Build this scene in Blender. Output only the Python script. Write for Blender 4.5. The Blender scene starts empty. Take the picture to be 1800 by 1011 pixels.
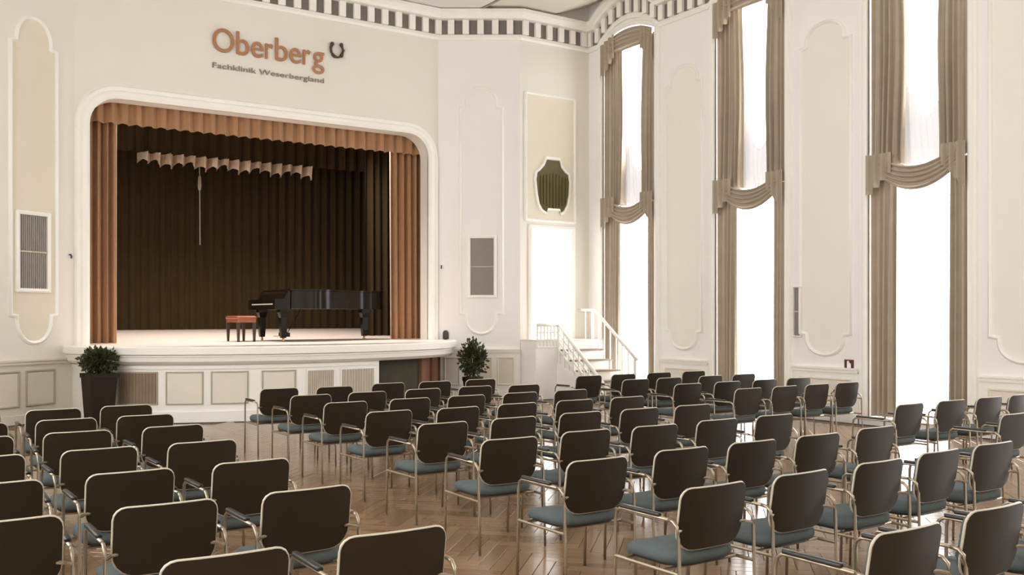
import bpy, bmesh, math, random
from mathutils import Vector
random.seed(7)
R = math.radians
SC = bpy.context.scene
COL = SC.collection

# ------------------------------------------------------------------ camera
F, CX, HZ, CAMH, YAW = 1682.0, 900.0, 555.0, 1.684, R(33.6)
cam = bpy.data.cameras.new('camera')
camo = bpy.data.objects.new('camera', cam)
COL.objects.link(camo)
cam.sensor_width = 36.0
cam.lens = F / 1800 * 36
cam.shift_y = (HZ - 505.5) / 1800
cam.clip_start = 0.05
camo.location = (0, 0, CAMH)
camo.rotation_euler = (R(90), 0, -YAW)
SC.camera = camo

# ------------------------------------------------------------------ daylight
w = bpy.data.worlds.new('sky')
SC.world = w
w.use_nodes = True
bg = w.node_tree.nodes['Background']
bg.inputs[0].default_value = (0.98, 0.99, 1.0, 1)
bg.inputs[1].default_value = 5.0
SC.view_settings.view_transform = 'Standard'
SC.view_settings.look = 'None'
SC.view_settings.gamma = 1
SC.view_settings.use_curve_mapping = False
SC.view_settings.exposure = 1.05
SC.cycles.max_bounces = 10
SC.cycles.diffuse_bounces = 7
SC.cycles.caustics_reflective = False
SC.cycles.caustics_refractive = False

# ------------------------------------------------------------------ plan of the hall (metres)
XW, YS, YF, XL, YB = 12.74, 17.13, 16.20, -1.6, -5.0
XC = 6.14
SP_R0, SP_R1 = (9.57, YS), (10.96, YF)
SP_L0, SP_L1 = (1.32, YF), (2.71, YS)
ZTOP = 8.5
ZST = 1.196                      # stage floor
WIN_W, WIN_PITCH, WIN_S0 = 1.63, 3.235, 0.48
NWIN = 6

def portal(loc, rot, sx, sy):
    l = bpy.data.lights.new('window_daylight', 'AREA')
    l.shape = 'RECTANGLE'; l.size = sx; l.size_y = sy
    l.cycles.is_portal = True
    o = bpy.data.objects.new('window_daylight', l)
    o.location = loc; o.rotation_euler = rot
    COL.objects.link(o)
FILL_WINS = [(2.2 + 3.4 * i, 2.2 + 3.4 * i + 1.7) for i in range(5)]      # unseen windows added opposite, to brighten the draped window wall
for a, b in FILL_WINS:
    portal((XL - 0.4, YB + (a + b) / 2, 3.9), (R(90), 0, R(-90)), b - a, 5.6)
for i in range(NWIN):
    portal((XW + 0.52, YF - WIN_S0 - WIN_PITCH * i - WIN_W / 2, 3.85), (R(90), 0, R(90)), WIN_W, 7.5)

# ------------------------------------------------------------------ materials
def node(nt, t, **kw):
    n = nt.nodes.new(t)
    for k, v in kw.items():
        setattr(n, k, v)
    return n
MATS = {}
def mat(name, col, rough=0.6, metal=0.0, var=0.08, scale=6.0, bump=0.0, bscale=60.0, coat=0.0, spec=0.5, sheen=0.0, trans=0.0):
    if name in MATS:
        return MATS[name]
    m = bpy.data.materials.new(name)
    m.use_nodes = True
    nt = m.node_tree
    b = nt.nodes['Principled BSDF']
    tc = node(nt, 'ShaderNodeTexCoord')
    nz = node(nt, 'ShaderNodeTexNoise')
    nz.inputs['Scale'].default_value = scale
    nz.inputs['Detail'].default_value = 3
    nt.links.new(tc.outputs['Object'], nz.inputs['Vector'])
    mx = node(nt, 'ShaderNodeMix', data_type='RGBA')
    mx.inputs[6].default_value = tuple(c * (1 - var) for c in col) + (1,)
    mx.inputs[7].default_value = tuple(min(1, c * (1 + var)) for c in col) + (1,)
    nt.links.new(nz.outputs['Fac'], mx.inputs[0])
    nt.links.new(mx.outputs[2], b.inputs['Base Color'])
    b.inputs['Roughness'].default_value = rough
    b.inputs['Metallic'].default_value = metal
    b.inputs['Specular IOR Level'].default_value = spec
    b.inputs['Coat Weight'].default_value = coat
    b.inputs['Coat Roughness'].default_value = 0.05
    b.inputs['Sheen Weight'].default_value = sheen
    if bump:
        n2 = node(nt, 'ShaderNodeTexNoise')
        n2.inputs['Scale'].default_value = bscale
        nt.links.new(tc.outputs['Object'], n2.inputs['Vector'])
        bp = node(nt, 'ShaderNodeBump')
        bp.inputs['Strength'].default_value = bump
        bp.inputs['Distance'].default_value = 0.01
        nt.links.new(n2.outputs['Fac'], bp.inputs['Height'])
        nt.links.new(bp.outputs['Normal'], b.inputs['Normal'])
    if trans:
        out = nt.nodes['Material Output']
        tl = node(nt, 'ShaderNodeBsdfTranslucent')
        nt.links.new(mx.outputs[2], tl.inputs[0])
        ms = node(nt, 'ShaderNodeMixShader')
        ms.inputs[0].default_value = trans
        nt.links.new(b.outputs[0], ms.inputs[1])
        nt.links.new(tl.outputs[0], ms.inputs[2])
        nt.links.new(ms.outputs[0], out.inputs[0])
    MATS[name] = m
    return m

M_WALL = mat('cream_plaster', (0.76, 0.725, 0.66), 0.8, var=0.03, scale=1.5, bump=0.05, bscale=30)
M_WALLW = mat('pale_plaster', (0.86, 0.83, 0.815), 0.8, var=0.03, scale=1.5)
M_WHITE = mat('white_paint', (0.87, 0.85, 0.80), 0.45, var=0.02, scale=4)
M_FIELD = mat('panel_field_paint', (0.72, 0.665, 0.54), 0.8, var=0.03, scale=2)
M_FIELDW = mat('panel_field_pale', (0.83, 0.80, 0.74), 0.8, var=0.03, scale=2)
M_CEIL = mat('ceiling_paint', (0.68, 0.645, 0.575), 0.9, var=0.03, scale=1)
M_CEILF = mat('ceiling_field_paint', (0.74, 0.72, 0.69), 0.9, var=0.03, scale=1)
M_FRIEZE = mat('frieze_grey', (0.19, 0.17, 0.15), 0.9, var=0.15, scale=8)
M_LINE = mat('ceiling_shadow_line', (0.30, 0.27, 0.23), 0.8, var=0.05)  # dark tint paints the shadow line along the ceiling border
M_WAIN = mat('wainscot_paint', (0.74, 0.69, 0.60), 0.55, var=0.03, scale=3)
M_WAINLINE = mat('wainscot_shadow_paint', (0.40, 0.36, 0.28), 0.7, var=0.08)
M_VENT = mat('vent_grey', (0.33, 0.30, 0.27), 0.6, var=0.06, scale=10)
M_TAN = mat('tan_velvet', (0.36, 0.185, 0.085), 0.75, var=0.12, scale=5, sheen=0.4)
M_DARKC = mat('dark_stage_velvet', (0.042, 0.025, 0.009), 0.9, var=0.2, scale=3, sheen=0.05, spec=0.2)
M_BORDER = mat('lit_rose_gauze', (0.50, 0.38, 0.28), 0.8, var=0.15, scale=7)  # brightness of the lit pleats is put into this pale colour
M_STAGEF = mat('pale_stage_boards', (0.80, 0.70, 0.64), 0.4, var=0.08, scale=3)
M_TAUPE = mat('taupe_curtain', (0.40, 0.33, 0.25), 0.8, var=0.12, scale=4, sheen=0.1, trans=0.03)
M_SHEER = mat('sheer_white', (0.80, 0.80, 0.83), 0.9, var=0.03, scale=6, trans=0.035)
M_BLACK = mat('piano_black', (0.012, 0.008, 0.005), 0.14, var=0.1, spec=0.12)
M_KEYW = mat('ivory', (0.8, 0.77, 0.68), 0.3, var=0.03)
M_BRASS = mat('brass', (0.6, 0.42, 0.16), 0.3, metal=1.0, var=0.05)
M_LEATHER = mat('red_brown_leather', (0.26, 0.075, 0.03), 0.4, var=0.15, bump=0.1)
M_BENCHW = mat('dark_wood', (0.035, 0.018, 0.01), 0.35, var=0.2)
M_SHELL = mat('chair_shell', (0.022, 0.014, 0.006), 0.5, var=0.12, scale=9, spec=0.3)
M_RIM = mat('chair_rim', (0.50, 0.44, 0.34), 0.35, var=0.05)
M_FABRIC = mat('teal_grey_fabric', (0.072, 0.088, 0.086), 0.9, var=0.12, scale=40, bump=0.15, bscale=300)
M_STEEL = mat('warm_steel', (0.42, 0.35, 0.26), 0.32, metal=0.9, var=0.05)
M_ARM = mat('armrest_black', (0.02, 0.017, 0.013), 0.4, var=0.1)
M_POT = mat('dark_planter', (0.018, 0.010, 0.005), 0.55, var=0.15, spec=0.25)
M_SOIL = mat('soil', (0.03, 0.02, 0.012), 0.95, var=0.3, scale=30)
M_LEAF = mat('leaf_green', (0.040, 0.045, 0.012), 0.6, var=0.4, scale=14)
M_STEM = mat('stem_brown', (0.07, 0.05, 0.025), 0.8, var=0.2)
M_COPPER = mat('copper_letter', (0.42, 0.20, 0.10), 0.45, metal=0.2, var=0.12, scale=3)
M_GREYL = mat('grey_letter', (0.24, 0.20, 0.17), 0.6, var=0.1)
M_EMBLEM = mat('dark_emblem', (0.07, 0.035, 0.02), 0.5, var=0.15)
M_OLIVE = mat('olive_bronze', (0.10, 0.075, 0.022), 0.5, var=0.25, scale=9, metal=0.3)
M_GRILLE = mat('brown_grille', (0.25, 0.185, 0.125), 0.7, var=0.12, scale=8)
M_PALEG = mat('pale_grille', (0.52, 0.46, 0.38), 0.7, var=0.08, scale=8)
M_RECESS = mat('dark_recess', (0.045, 0.036, 0.018), 0.8, var=0.3, scale=5)
M_RWOOD = mat('reddish_wood', (0.17, 0.065, 0.03), 0.5, var=0.2, scale=8)
M_MAROON = mat('maroon_sign', (0.10, 0.022, 0.025), 0.5, var=0.05)
M_DARKG = mat('dark_grey', (0.06, 0.05, 0.045), 0.6, var=0.1)
M_SUBFL = mat('subfloor', (0.14, 0.085, 0.045), 0.5, var=0.15, scale=4)

def glass_mat():
    m = bpy.data.materials.new('window_glass')
    m.use_nodes = True
    nt = m.node_tree
    nt.nodes.remove(nt.nodes['Principled BSDF'])
    out = nt.nodes['Material Output']
    a = node(nt, 'ShaderNodeBsdfTransparent')
    g = node(nt, 'ShaderNodeBsdfGlossy')
    g.inputs['Roughness'].default_value = 0.02
    ms = node(nt, 'ShaderNodeMixShader')
    ms.inputs[0].default_value = 0.06
    nt.links.new(a.outputs[0], ms.inputs[1]); nt.links.new(g.outputs[0], ms.inputs[2])
    nt.links.new(ms.outputs[0], out.inputs[0])
    return m
M_GLASS = glass_mat()

def parquet_mat():
    m = bpy.data.materials.new('parquet_oak')
    m.use_nodes = True
    nt = m.node_tree
    b = nt.nodes['Principled BSDF']
    geo = node(nt, 'ShaderNodeNewGeometry')
    oi = node(nt, 'ShaderNodeObjectInfo')
    ad = node(nt, 'ShaderNodeMath', operation='ADD')
    fr = node(nt, 'ShaderNodeMath', operation='FRACT')
    nt.links.new(geo.outputs['Random Per Island'], ad.inputs[0])
    nt.links.new(oi.outputs['Random'], ad.inputs[1])
    nt.links.new(ad.outputs[0], fr.inputs[0])
    tc = node(nt, 'ShaderNodeTexCoord')
    mp = node(nt, 'ShaderNodeMapping')
    mp.inputs['Scale'].default_value = (3, 3, 3)
    nt.links.new(geo.outputs['Position'], mp.inputs[0])
    nz = node(nt, 'ShaderNodeTexNoise')
    nz.inputs['Scale'].default_value = 9
    nz.inputs['Detail'].default_value = 5
    nt.links.new(mp.outputs[0], nz.inputs['Vector'])
    mix1 = node(nt, 'ShaderNodeMath', operation='MULTIPLY_ADD')
    mix1.inputs[1].default_value = 0.45
    nt.links.new(nz.outputs['Fac'], mix1.inputs[0])
    sc2 = node(nt, 'ShaderNodeMath', operation='MULTIPLY')
    sc2.inputs[1].default_value = 0.6
    nt.links.new(fr.outputs[0], sc2.inputs[0])
    nt.links.new(sc2.outputs[0], mix1.inputs[2])
    cr = node(nt, 'ShaderNodeValToRGB')
    e = cr.color_ramp.elements
    e[0].position = 0.1; e[0].color = (0.180, 0.102, 0.052, 1)
    e[1].position = 0.9; e[1].color = (0.310, 0.195, 0.110, 1)
    nt.links.new(mix1.outputs[0], cr.inputs[0])
    nt.links.new(cr.outputs[0], b.inputs['Base Color'])
    b.inputs['Roughness'].default_value = 0.2
    b.inputs['Specular IOR Level'].default_value = 0.8
    return m
M_PARQ = parquet_mat()

# ------------------------------------------------------------------ mesh helpers
class MB:
    def __init__(s):
        s.v, s.f = [], []
    def add(s, verts, faces):
        o = len(s.v)
        s.v += [tuple(p) for p in verts]
        s.f += [tuple(i + o for i in f) for f in faces]
        return s
    def box(s, x0, x1, y0, y1, z0, z1):
        return s.hexa([(x0, y0, z0), (x1, y0, z0), (x1, y1, z0), (x0, y1, z0)], [(x0, y0, z1), (x1, y0, z1), (x1, y1, z1), (x0, y1, z1)])
    def hexa(s, b, t):
        return s.add(list(b) + list(t), [(3, 2, 1, 0), (4, 5, 6, 7), (0, 1, 5, 4), (1, 2, 6, 5), (2, 3, 7, 6), (3, 0, 4, 7)])
    def grid(s, fn, nu, nv):
        vs = [fn(i / nu, j / nv) for j in range(nv + 1) for i in range(nu + 1)]
        fs = []
        for j in range(nv):
            for i in range(nu):
                a = j * (nu + 1) + i
                fs.append((a, a + 1, a + nu + 2, a + nu + 1))
        return s.add(vs, fs)
    def rings(s, rings, close=True, cap0=True, cap1=True):
        n = len(rings[0]); vs = [p for r in rings for p in r]; fs = []
        for k in range(len(rings) - 1):
            for i in range(n if close else n - 1):
                j = (i + 1) % n
                fs.append((k * n + i, k * n + j, (k + 1) * n + j, (k + 1) * n + i))
        if cap0: fs.append(tuple(range(n - 1, -1, -1)))
        if cap1: fs.append(tuple((len(rings) - 1) * n + i for i in range(n)))
        return s.add(vs, fs)
    def prism(s, pts, fn0, fn1):
        """pts 2D outline, fn0/fn1 map it to the two end faces"""
        return s.rings([[fn0(p) for p in pts], [fn1(p) for p in pts]])
    def tube(s, path, r, n=8, closed=False):
        path = [Vector(p) for p in path]; rs = []; m = len(path)
        up = Vector((0.13, 0.31, 0.94)).normalized()
        for i, p in enumerate(path):
            if closed: t = path[(i + 1) % m] - path[i - 1]
            else: t = path[min(i + 1, m - 1)] - path[max(i - 1, 0)]
            t.normalize()
            a = t.cross(up)
            if a.length < 0.1: a = t.cross(Vector((1, 0, 0)))
            a.normalize(); b = t.cross(a).normalized()
            rr = r[i] if isinstance(r, (list, tuple)) else r
            rs.append([p + a * rr * math.cos(2 * math.pi * k / n) + b * rr * math.sin(2 * math.pi * k / n) for k in range(n)])
        if closed: rs.append(rs[0])
        return s.rings(rs, cap0=not closed, cap1=not closed)
    def lathe(s, prof, c=(0, 0, 0), n=16):
        return s.rings([[(c[0] + r * math.cos(2 * math.pi * k / n), c[1] + r * math.sin(2 * math.pi * k / n), c[2] + z) for k in range(n)] for r, z in prof])
    def mesh(s, name, m, smooth=False):
        me = bpy.data.meshes.new(name)
        me.from_pydata(s.v, [], s.f)
        bm = bmesh.new(); bm.from_mesh(me)
        bmesh.ops.recalc_face_normals(bm, faces=bm.faces)
        bm.to_mesh(me); bm.free()
        me.materials.append(m)
        if smooth:
            for p in me.polygons: p.use_smooth = True
        return me
    def build(s, name, m, parent=None, smooth=False):
        return obj(name, s.mesh(name, m, smooth), parent)

def obj(name, me, parent=None):
    o = bpy.data.objects.new(name, me)
    COL.objects.link(o)
    if parent: o.parent = parent
    return o
def empty(name, loc=(0, 0, 0)):
    o = bpy.data.objects.new(name, None)
    o.empty_display_size = 0.1
    o.location = loc
    COL.objects.link(o)
    return o
def tag(o, label, cat, group=None, kind=None):
    o['label'] = label; o['category'] = cat
    if group: o['group'] = group
    if kind: o['kind'] = kind
    return o
def struct(o, label, cat):
    o['kind'] = 'structure'; o['label'] = label; o['category'] = cat
    return o
def copy_tree(o, parent=None):
    c = o.copy()
    COL.objects.link(c)
    c.parent = parent
    for ch in o.children: copy_tree(ch, c)
    return c
def smooth_by_angle(o, ang=40):
    me = o.data
    for p in me.polygons: p.use_smooth = True
    try: me.set_sharp_from_angle(angle=R(ang))
    except Exception: pass
    return o

class WF:
    """a wall's own frame: s along it, d into the room, z up"""
    def __init__(f, p0, p1, flip=False):
        f.p = Vector((p0[0], p0[1], 0)); q = Vector((p1[0], p1[1], 0))
        f.len = (q - f.p).length; f.e = (q - f.p).normalized()
        f.n = Vector((f.e.y, -f.e.x, 0))
        if flip: f.n = -f.n
    def pt(f, s, z, d=0.0):
        return tuple(f.p + f.e * s + f.n * d + Vector((0, 0, z)))
    def su(f, u):                                  # pixel column -> s
        a = YAW + math.atan((u - CX) / F)
        dx, dy = math.sin(a), math.cos(a)
        det = f.e.x * (-dy) + f.e.y * dx
        return (-f.p.x * (-dy) - f.p.y * dx) / det
    def zv(f, s, v):                               # pixel row -> z at s
        p = f.p + f.e * s
        return CAMH - (v - HZ) * (p.x * math.sin(YAW) + p.y * math.cos(YAW)) / F
WS = WF((SP_L1[0], YS), (SP_R0[0], YS))            # stage wall, n = -Y
WR = WF(SP_R0, SP_R1)
WL = WF(SP_L0, SP_L1)
WD = WF(SP_R1, (XW, YF))
WDL = WF((XL, YF), SP_L0)
WW = WF((XW, YF), (XW, YB))

def wbox(mb, f, s0, s1, z0, z1, d0, d1):
    return mb.hexa([f.pt(s0, z0, d1), f.pt(s1, z0, d1), f.pt(s1, z0, d0), f.pt(s0, z0, d0)],
                   [f.pt(s0, z1, d1), f.pt(s1, z1, d1), f.pt(s1, z1, d0), f.pt(s0, z1, d0)])
def offset_loop(pts, w, closed=True):
    out = []; n = len(pts)
    for i, p in enumerate(pts):
        a = Vector(pts[i - 1] if (closed or i) else pts[0]); c = Vector(pts[(i + 1) % n] if (closed or i < n - 1) else pts[-1]); b = Vector(p)
        t = ((b - a).normalized() if (b - a).length > 1e-6 else Vector((0, 0))) + ((c - b).normalized() if (c - b).length > 1e-6 else Vector((0, 0)))
        if t.length < 1e-6: t = c - a
        t.normalize()
        nn = Vector((-t.y, t.x))
        k = 1.0
        if (b - a).length > 1e-6:
            u1 = (b - a).normalized(); k = 1 / max(0.5, abs(u1.dot(t)))
        out.append(tuple(b + nn * w * k))
    return out
def mould(mb, f, pts, prof, closed=True):
    """sweep prof [(offset, d)] along a 2D loop on wall frame f"""
    loops = [offset_loop(pts, o, closed) for o, _ in prof]
    n = len(pts)
    rs = [[f.pt(q[0], q[1], prof[k][1]) for q in loops[k]] for k in range(len(prof))]
    return mb.rings(rs, close=closed, cap0=False, cap1=False)
def sweep(path, prof, normals):
    """path of 3D points, prof [(d, dz)], per-point horizontal miter vector"""
    mb = MB()
    rs = [[tuple(Vector(p) + nn * d + Vector((0, 0, dz))) for d, dz in prof] for p, nn in zip(path, normals)]
    mb.rings(rs, close=True)
    return mb
def miters(path, closed=False):
    out = []
    for i in range(len(path)):
        ns = []
        for a, b in ((i - 1, i), (i, i + 1)):
            if a < 0 or b >= len(path): continue
            e = Vector(path[b]) - Vector(path[a]); e.z = 0
            if e.length < 1e-6: continue
            e.normalize(); ns.append(Vector((e.y, -e.x, 0)))
        m = sum(ns, Vector()) / len(ns); m.normalize()
        out.append(m / max(0.4, m.dot(ns[0])))
    return out
def rrect(s0, s1, z0, z1, r, n=6):
    pts = []
    for cx, cz, a0 in ((s1 - r, z0 + r, -90), (s1 - r, z1 - r, 0), (s0 + r, z1 - r, 90), (s0 + r, z0 + r, 180)):
        for k in range(n + 1):
            a = R(a0 + 90 * k / n); pts.append((cx + r * math.cos(a), cz + r * math.sin(a)))
    return pts
def cartouche_panel(s0, s1, z0, z1, sh=0.35, n=6):
    """tall panel whose top and bottom step in at shoulders and round off"""
    w = s1 - s0; k = 0.12 * w; rx = 0.36 * w; rz = sh
    pts = []
    def arc(cx, cz, ax, az, a0, a1):
        for i in range(n + 1):
            a = R(a0 + (a1 - a0) * i / n); pts.append((cx + ax * math.cos(a), cz + az * math.sin(a)))
    c0, c1 = s0 + k, s1 - k
    arc(c1 - rx, z0 + rz, rx, rz, -90, -8)
    pts.append((c1, z0 + rz + 0.03)); pts.append((s1, z0 + rz + 0.05))
    pts.append((s1, z1 - rz - 0.05)); pts.append((c1, z1 - rz - 0.03))
    arc(c1 - rx, z1 - rz, rx, rz, 8, 90)
    arc(c0 + rx, z1 - rz, rx, rz, 90, 172)
    pts.append((c0, z1 - rz - 0.03)); pts.append((s0, z1 - rz - 0.05))
    pts.append((s0, z0 + rz + 0.05)); pts.append((c0, z0 + rz + 0.03))
    arc(c0 + rx, z0 + rz, rx, rz, 188, 270)
    return pts
MOULD = [(0.0, 0.0), (0.01, 0.03), (0.035, 0.045), (0.06, 0.03), (0.07, 0.0)]
MOULD_S = [(0.0, 0.0), (0.006, 0.014), (0.022, 0.02), (0.035, 0.008), (0.04, 0.0)]
def shaped_panel(f, pts, parent, field, w=None):
    MBm = MB(); mould(MBm, f, pts, MOULD); o = MBm.build('panel_moulding', M_WHITE, parent)
    smooth_by_angle(o, 50)
    g = MB(); inner = offset_loop(pts, 0.065)
    g.prism(inner, lambda p: f.pt(p[0], p[1], -0.02), lambda p: f.pt(p[0], p[1], 0.006))
    g.build('panel_field', field, parent)

# ------------------------------------------------------------------ floor
floor = struct(MB().box(XL - 0.3, XW + 0.6, YB - 0.3, 23.2, -0.12, -0.012).build('floor', M_SUBFL), 'brown herringbone parquet floor of the hall', 'floor')

EA, EB = 3.62, 2.35                                   # stage apron half axes
def ell(t, off=0.0):
    """apron edge, t=0 left wall end .. pi right wall end"""
    return (XC - (EA - off) * math.cos(t), YS - (EB - off) * math.sin(t))
def inside_stage(x, y, m=0.0):
    return y > YS - 0.02 or ((x - XC) / (EA - 0.15 + m)) ** 2 + ((y - YS) / (EB - 0.15 + m)) ** 2 < 1
def project(x, y, z):
    Z = x * math.sin(YAW) + y * math.cos(YAW); X = x * math.cos(YAW) - y * math.sin(YAW)
    return (CX + F * X / Z, HZ + F * (CAMH - z) / Z, Z)

def parquet():
    L, Wd, g = 0.60, 0.10, 0.0016
    def plank(mb, cx, cy, ang, z=0.0):
        c, s_ = math.cos(ang), math.sin(ang)
        def P(a, b, zz): return (cx + a * c - b * s_, cy + a * s_ + b * c, zz)
        a, b = L / 2 - g, Wd / 2 - g; e = 0.0025
        lo = [P(-a, -b, -0.012), P(a, -b, -0.012), P(a, b, -0.012), P(-a, b, -0.012)]
        mi = [P(-a, -b, z - e), P(a, -b, z - e), P(a, b, z - e), P(-a, b, z - e)]
        hi = [P(-a + e, -b + e, z), P(a - e, -b + e, z), P(a - e, b - e, z), P(-a + e, b - e, z)]
        fs = [(8, 9, 10, 11)]
        for i in range(4):
            j = (i + 1) % 4
            fs += [(i, j, 4 + j, 4 + i), (4 + i, 4 + j, 8 + j, 8 + i)]
        mb.add(lo + mi + hi, fs)
    rot = R(45); cr, sr = math.cos(rot), math.sin(rot)
    planks = []
    for i in range(-260, 260):
        for j in range(-40, 40):
            ox, oy = i * Wd + j * L, i * Wd - j * L
            for (x, y, a) in ((ox + L / 2, oy + Wd / 2, 0), (ox + L + Wd / 2, oy + Wd - L / 2, 90)):
                X, Y = x * cr - y * sr + 6, x * sr + y * cr + 6
                if not (XL + 0.3 < X < XW - 0.3 and YB + 0.3 < Y < YS - 0.4): continue
                if inside_stage(X, Y, 0.3): continue
                if Y > YF - 0.32 and (X < 1.6 or X > 10.6): continue
                if X > 10.8 and Y > 13.9: continue
                if abs(X - XC) > 3 and Y > YF + 0.93 - 0.67 * (abs(X - XC) - 3.43) - 0.45: continue
                planks.append((X, Y, R(a) + rot))
    def score(p):
        if p[1] < 0.8: return 1e6
        u, v, Z = project(p[0], p[1], 0)
        if Z < 0.5 or not (0 < u < 1800 and 0 < v < 1005): return 1e6
        return Z if 2.2 < p[0] < 3.9 or u > 900 else Z * 2.5
    planks.sort(key=score)
    pm = MB(); plank(pm, 0, 0, 0); me = pm.mesh('parquet_block', M_PARQ)
    for X, Y, a in planks[:300]:
        o = obj('parquet_block', me, floor)
        o.location = (X, Y, random.uniform(-0.0004, 0.0003)); o.rotation_euler.z = a
    mb = MB()
    for X, Y, a in planks[300:]:
        plank(mb, X, Y, a, random.uniform(-0.0004, 0.0003))
    o = mb.build('parquet_blocks', M_PARQ, floor)
    o['kind'] = 'stuff'
parquet()

# ------------------------------------------------------------------ walls
def wall_stage():
    hw_i, zi, ri = 3.19, 5.34, 0.46
    T = 0.32
    x0, x1 = WS.p.x, WS.p.x + WS.len
    inner = [(XC - hw_i, 0.0)]
    for k in range(9): a = R(180 - 90 * k / 8); inner.append((XC - hw_i + ri + ri * math.cos(a), zi - ri + ri * math.sin(a)))
    for k in range(9): a = R(90 - 90 * k / 8); inner.append((XC + hw_i - ri + ri * math.cos(a), zi - ri + ri * math.sin(a)))
    inner.append((XC + hw_i, 0.0))
    outer = [(x0, 0.0)] + [(x0, zi - ri + ri * k / 8) for k in range(4)] + [(x0, ZTOP)] + [(XC - hw_i + ri * k / 8, ZTOP) for k in range(5, 9)]
    right = [(2 * XC - x, z) for x, z in reversed(outer)]
    right = [(x1 if x > XC + hw_i + 0.05 else x, z) for x, z in right]
    outer = outer + right
    assert len(outer) == len(inner), (len(outer), len(inner))
    mb = MB()
    loops = [[(p[0], YS, p[1]) for p in outer], [(p[0], YS, p[1]) for p in inner], [(p[0], YS + T, p[1]) for p in inner], [(p[0], YS + T, p[1]) for p in outer]]
    mb.rings(loops, close=False, cap0=False, cap1=False)
    wl = mb.build('wall_stage', M_WALL)
    struct(wl, 'cream plaster wall with the rounded stage opening', 'wall')
    fr = MB()
    prof = [(0.0, -0.02), (0.0, 0.05), (-0.05, 0.09), (-0.11, 0.09), (-0.14, 0.05), (-0.17, 0.06), (-0.20, 0.06), (-0.23, 0.0)]
    loops = []
    ip = [(p[0] - x0, max(p[1], ZST - 0.02)) for p in inner]
    for o_, d in prof:
        lp = []
        for i, p in enumerate(ip):
            if i in (0, len(ip) - 1): q = (p[0] + (o_ if i == 0 else -o_), p[1])
            else:
                cx = (XC - hw_i + ri if i < 10 else XC + hw_i - ri) - x0; cz = zi - ri
                v = Vector((p[0] - cx, p[1] - cz)).normalized(); q = (p[0] - v.x * o_, p[1] - v.y * o_)
            lp.append(q)
        loops.append([WS.pt(q[0], q[1], d) for q in lp])
    fr.rings(loops, close=False, cap0=False, cap1=False)
    o = fr.build('trim_1', M_WHITE)
    smooth_by_angle(o, 35)
    struct(o, 'white rounded moulding framing the stage opening', 'moulding')
wall_stage()

def plain_wall(name, f, label, m=M_WALL, t=0.3, s0=0.0, s1=None, z0=0.0):
    mb = MB(); wbox(mb, f, s0, f.len if s1 is None else s1, z0, ZTOP, -t, 0)
    return struct(mb.build(name, m), label, 'wall')
w_r = plain_wall('wall_right_of_stage', WR, 'pale angled wall beside the stage with a vented panel and planter', M_WALLW)
w_l = plain_wall('wall_left_of_stage', WL, 'cream angled wall beside the stage behind the taller planter')
plain_wall('wall_far_left', WDL, 'plain cream wall running on from the angled wall')
WLF = WF((XL, YB), (XL, YF))
mb = MB(); prev = -0.3
for a, b in FILL_WINS + [(WLF.len + 0.3,) * 2]:
    wbox(mb, WLF, prev, a, 0, ZTOP, -0.3, 0); prev = b
for a, b in FILL_WINS:
    wbox(mb, WLF, a, b, 0, 1.1, -0.3, 0); wbox(mb, WLF, a, b, 6.7, ZTOP, -0.3, 0)
struct(mb.build('wall_left', M_WALL), 'cream side wall opposite the draped windows', 'wall')
for i, (a, b) in enumerate(FILL_WINS):  # out of view, added to let fill daylight reach the window wall
    wn = struct(empty('window_%d' % (i + 8), WLF.pt((a + b) / 2, 0, 0)), 'added unseen window in the side wall, brightening the draped wall opposite', 'window')
    for nm, m, bx in (('pane', M_GLASS, [(a, b, 1.1, 6.7, -0.16, -0.15)]), ('window_frame', M_WHITE, [(a, a + .07, 1.1, 6.7, -.2, -.1), (b - .07, b, 1.1, 6.7, -.2, -.1), (a, b, 1.1, 1.17, -.2, -.1), (a, b, 6.63, 6.7, -.2, -.1), ((a + b) / 2 - .03, (a + b) / 2 + .03, 1.1, 6.7, -.2, -.1)])):
        q = MB()
        for s0_, s1_, z0_, z1_, d0_, d1_ in bx: wbox(q, WLF, s0_, s1_, z0_, z1_, d0_, d1_)
        oo = q.build(nm, m, wn)
        for v in oo.data.vertices: v.co -= Vector(wn.location)
plain_wall('wall_rear', WF((XW, YB), (XL, YB)), 'plain cream wall at the back of the hall')
# wall with doorway
DS0, DS1, DZ0, DZ1 = WD.su(935), WD.su(1004), ZST, 3.47
mb = MB()
wbox(mb, WD, 0, DS0, 0, ZTOP, -0.3, 0); wbox(mb, WD, DS1, WD.len + 0.3, 0, ZTOP, -0.3, 0)
wbox(mb, WD, DS0, DS1, DZ1, ZTOP, -0.3, 0); wbox(mb, WD, DS0, DS1, 0, DZ0, -0.3, 0)
w_d = struct(mb.build('wall_door', M_WALL), 'cream wall with the raised doorway at the head of the stairs', 'wall')
# window wall
WINS = [(WIN_S0 + WIN_PITCH * i, WIN_S0 + WIN_PITCH * i + WIN_W) for i in range(NWIN)]
ZSPR, RISE, WT, ZSILL = 7.35, 0.20, 0.45, 0.10
def arch_z(s, a, b, base, rise):
    t = (2 * s - a - b) / (b - a)
    return base + rise * max(0.0, 1 - t * t)
mb = MB()
prev = 0.0
for a, b in WINS + [(WW.len, WW.len)]:
    wbox(mb, WW, prev, a, 0, ZTOP + 0.1, -WT, 0); prev = b
for a, b in WINS:
    wbox(mb, WW, a, b, 0, ZSILL, -WT, 0)
    n = 12
    lo = [(a + (b - a) * k / n, arch_z(a + (b - a) * k / n, a, b, ZSPR, RISE)) for k in range(n + 1)]
    poly = lo + [(b, ZTOP + 0.1), (a, ZTOP + 0.1)]
    mb.prism(poly, lambda p: WW.pt(p[0], p[1], 0), lambda p: WW.pt(p[0], p[1], -WT))
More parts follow.
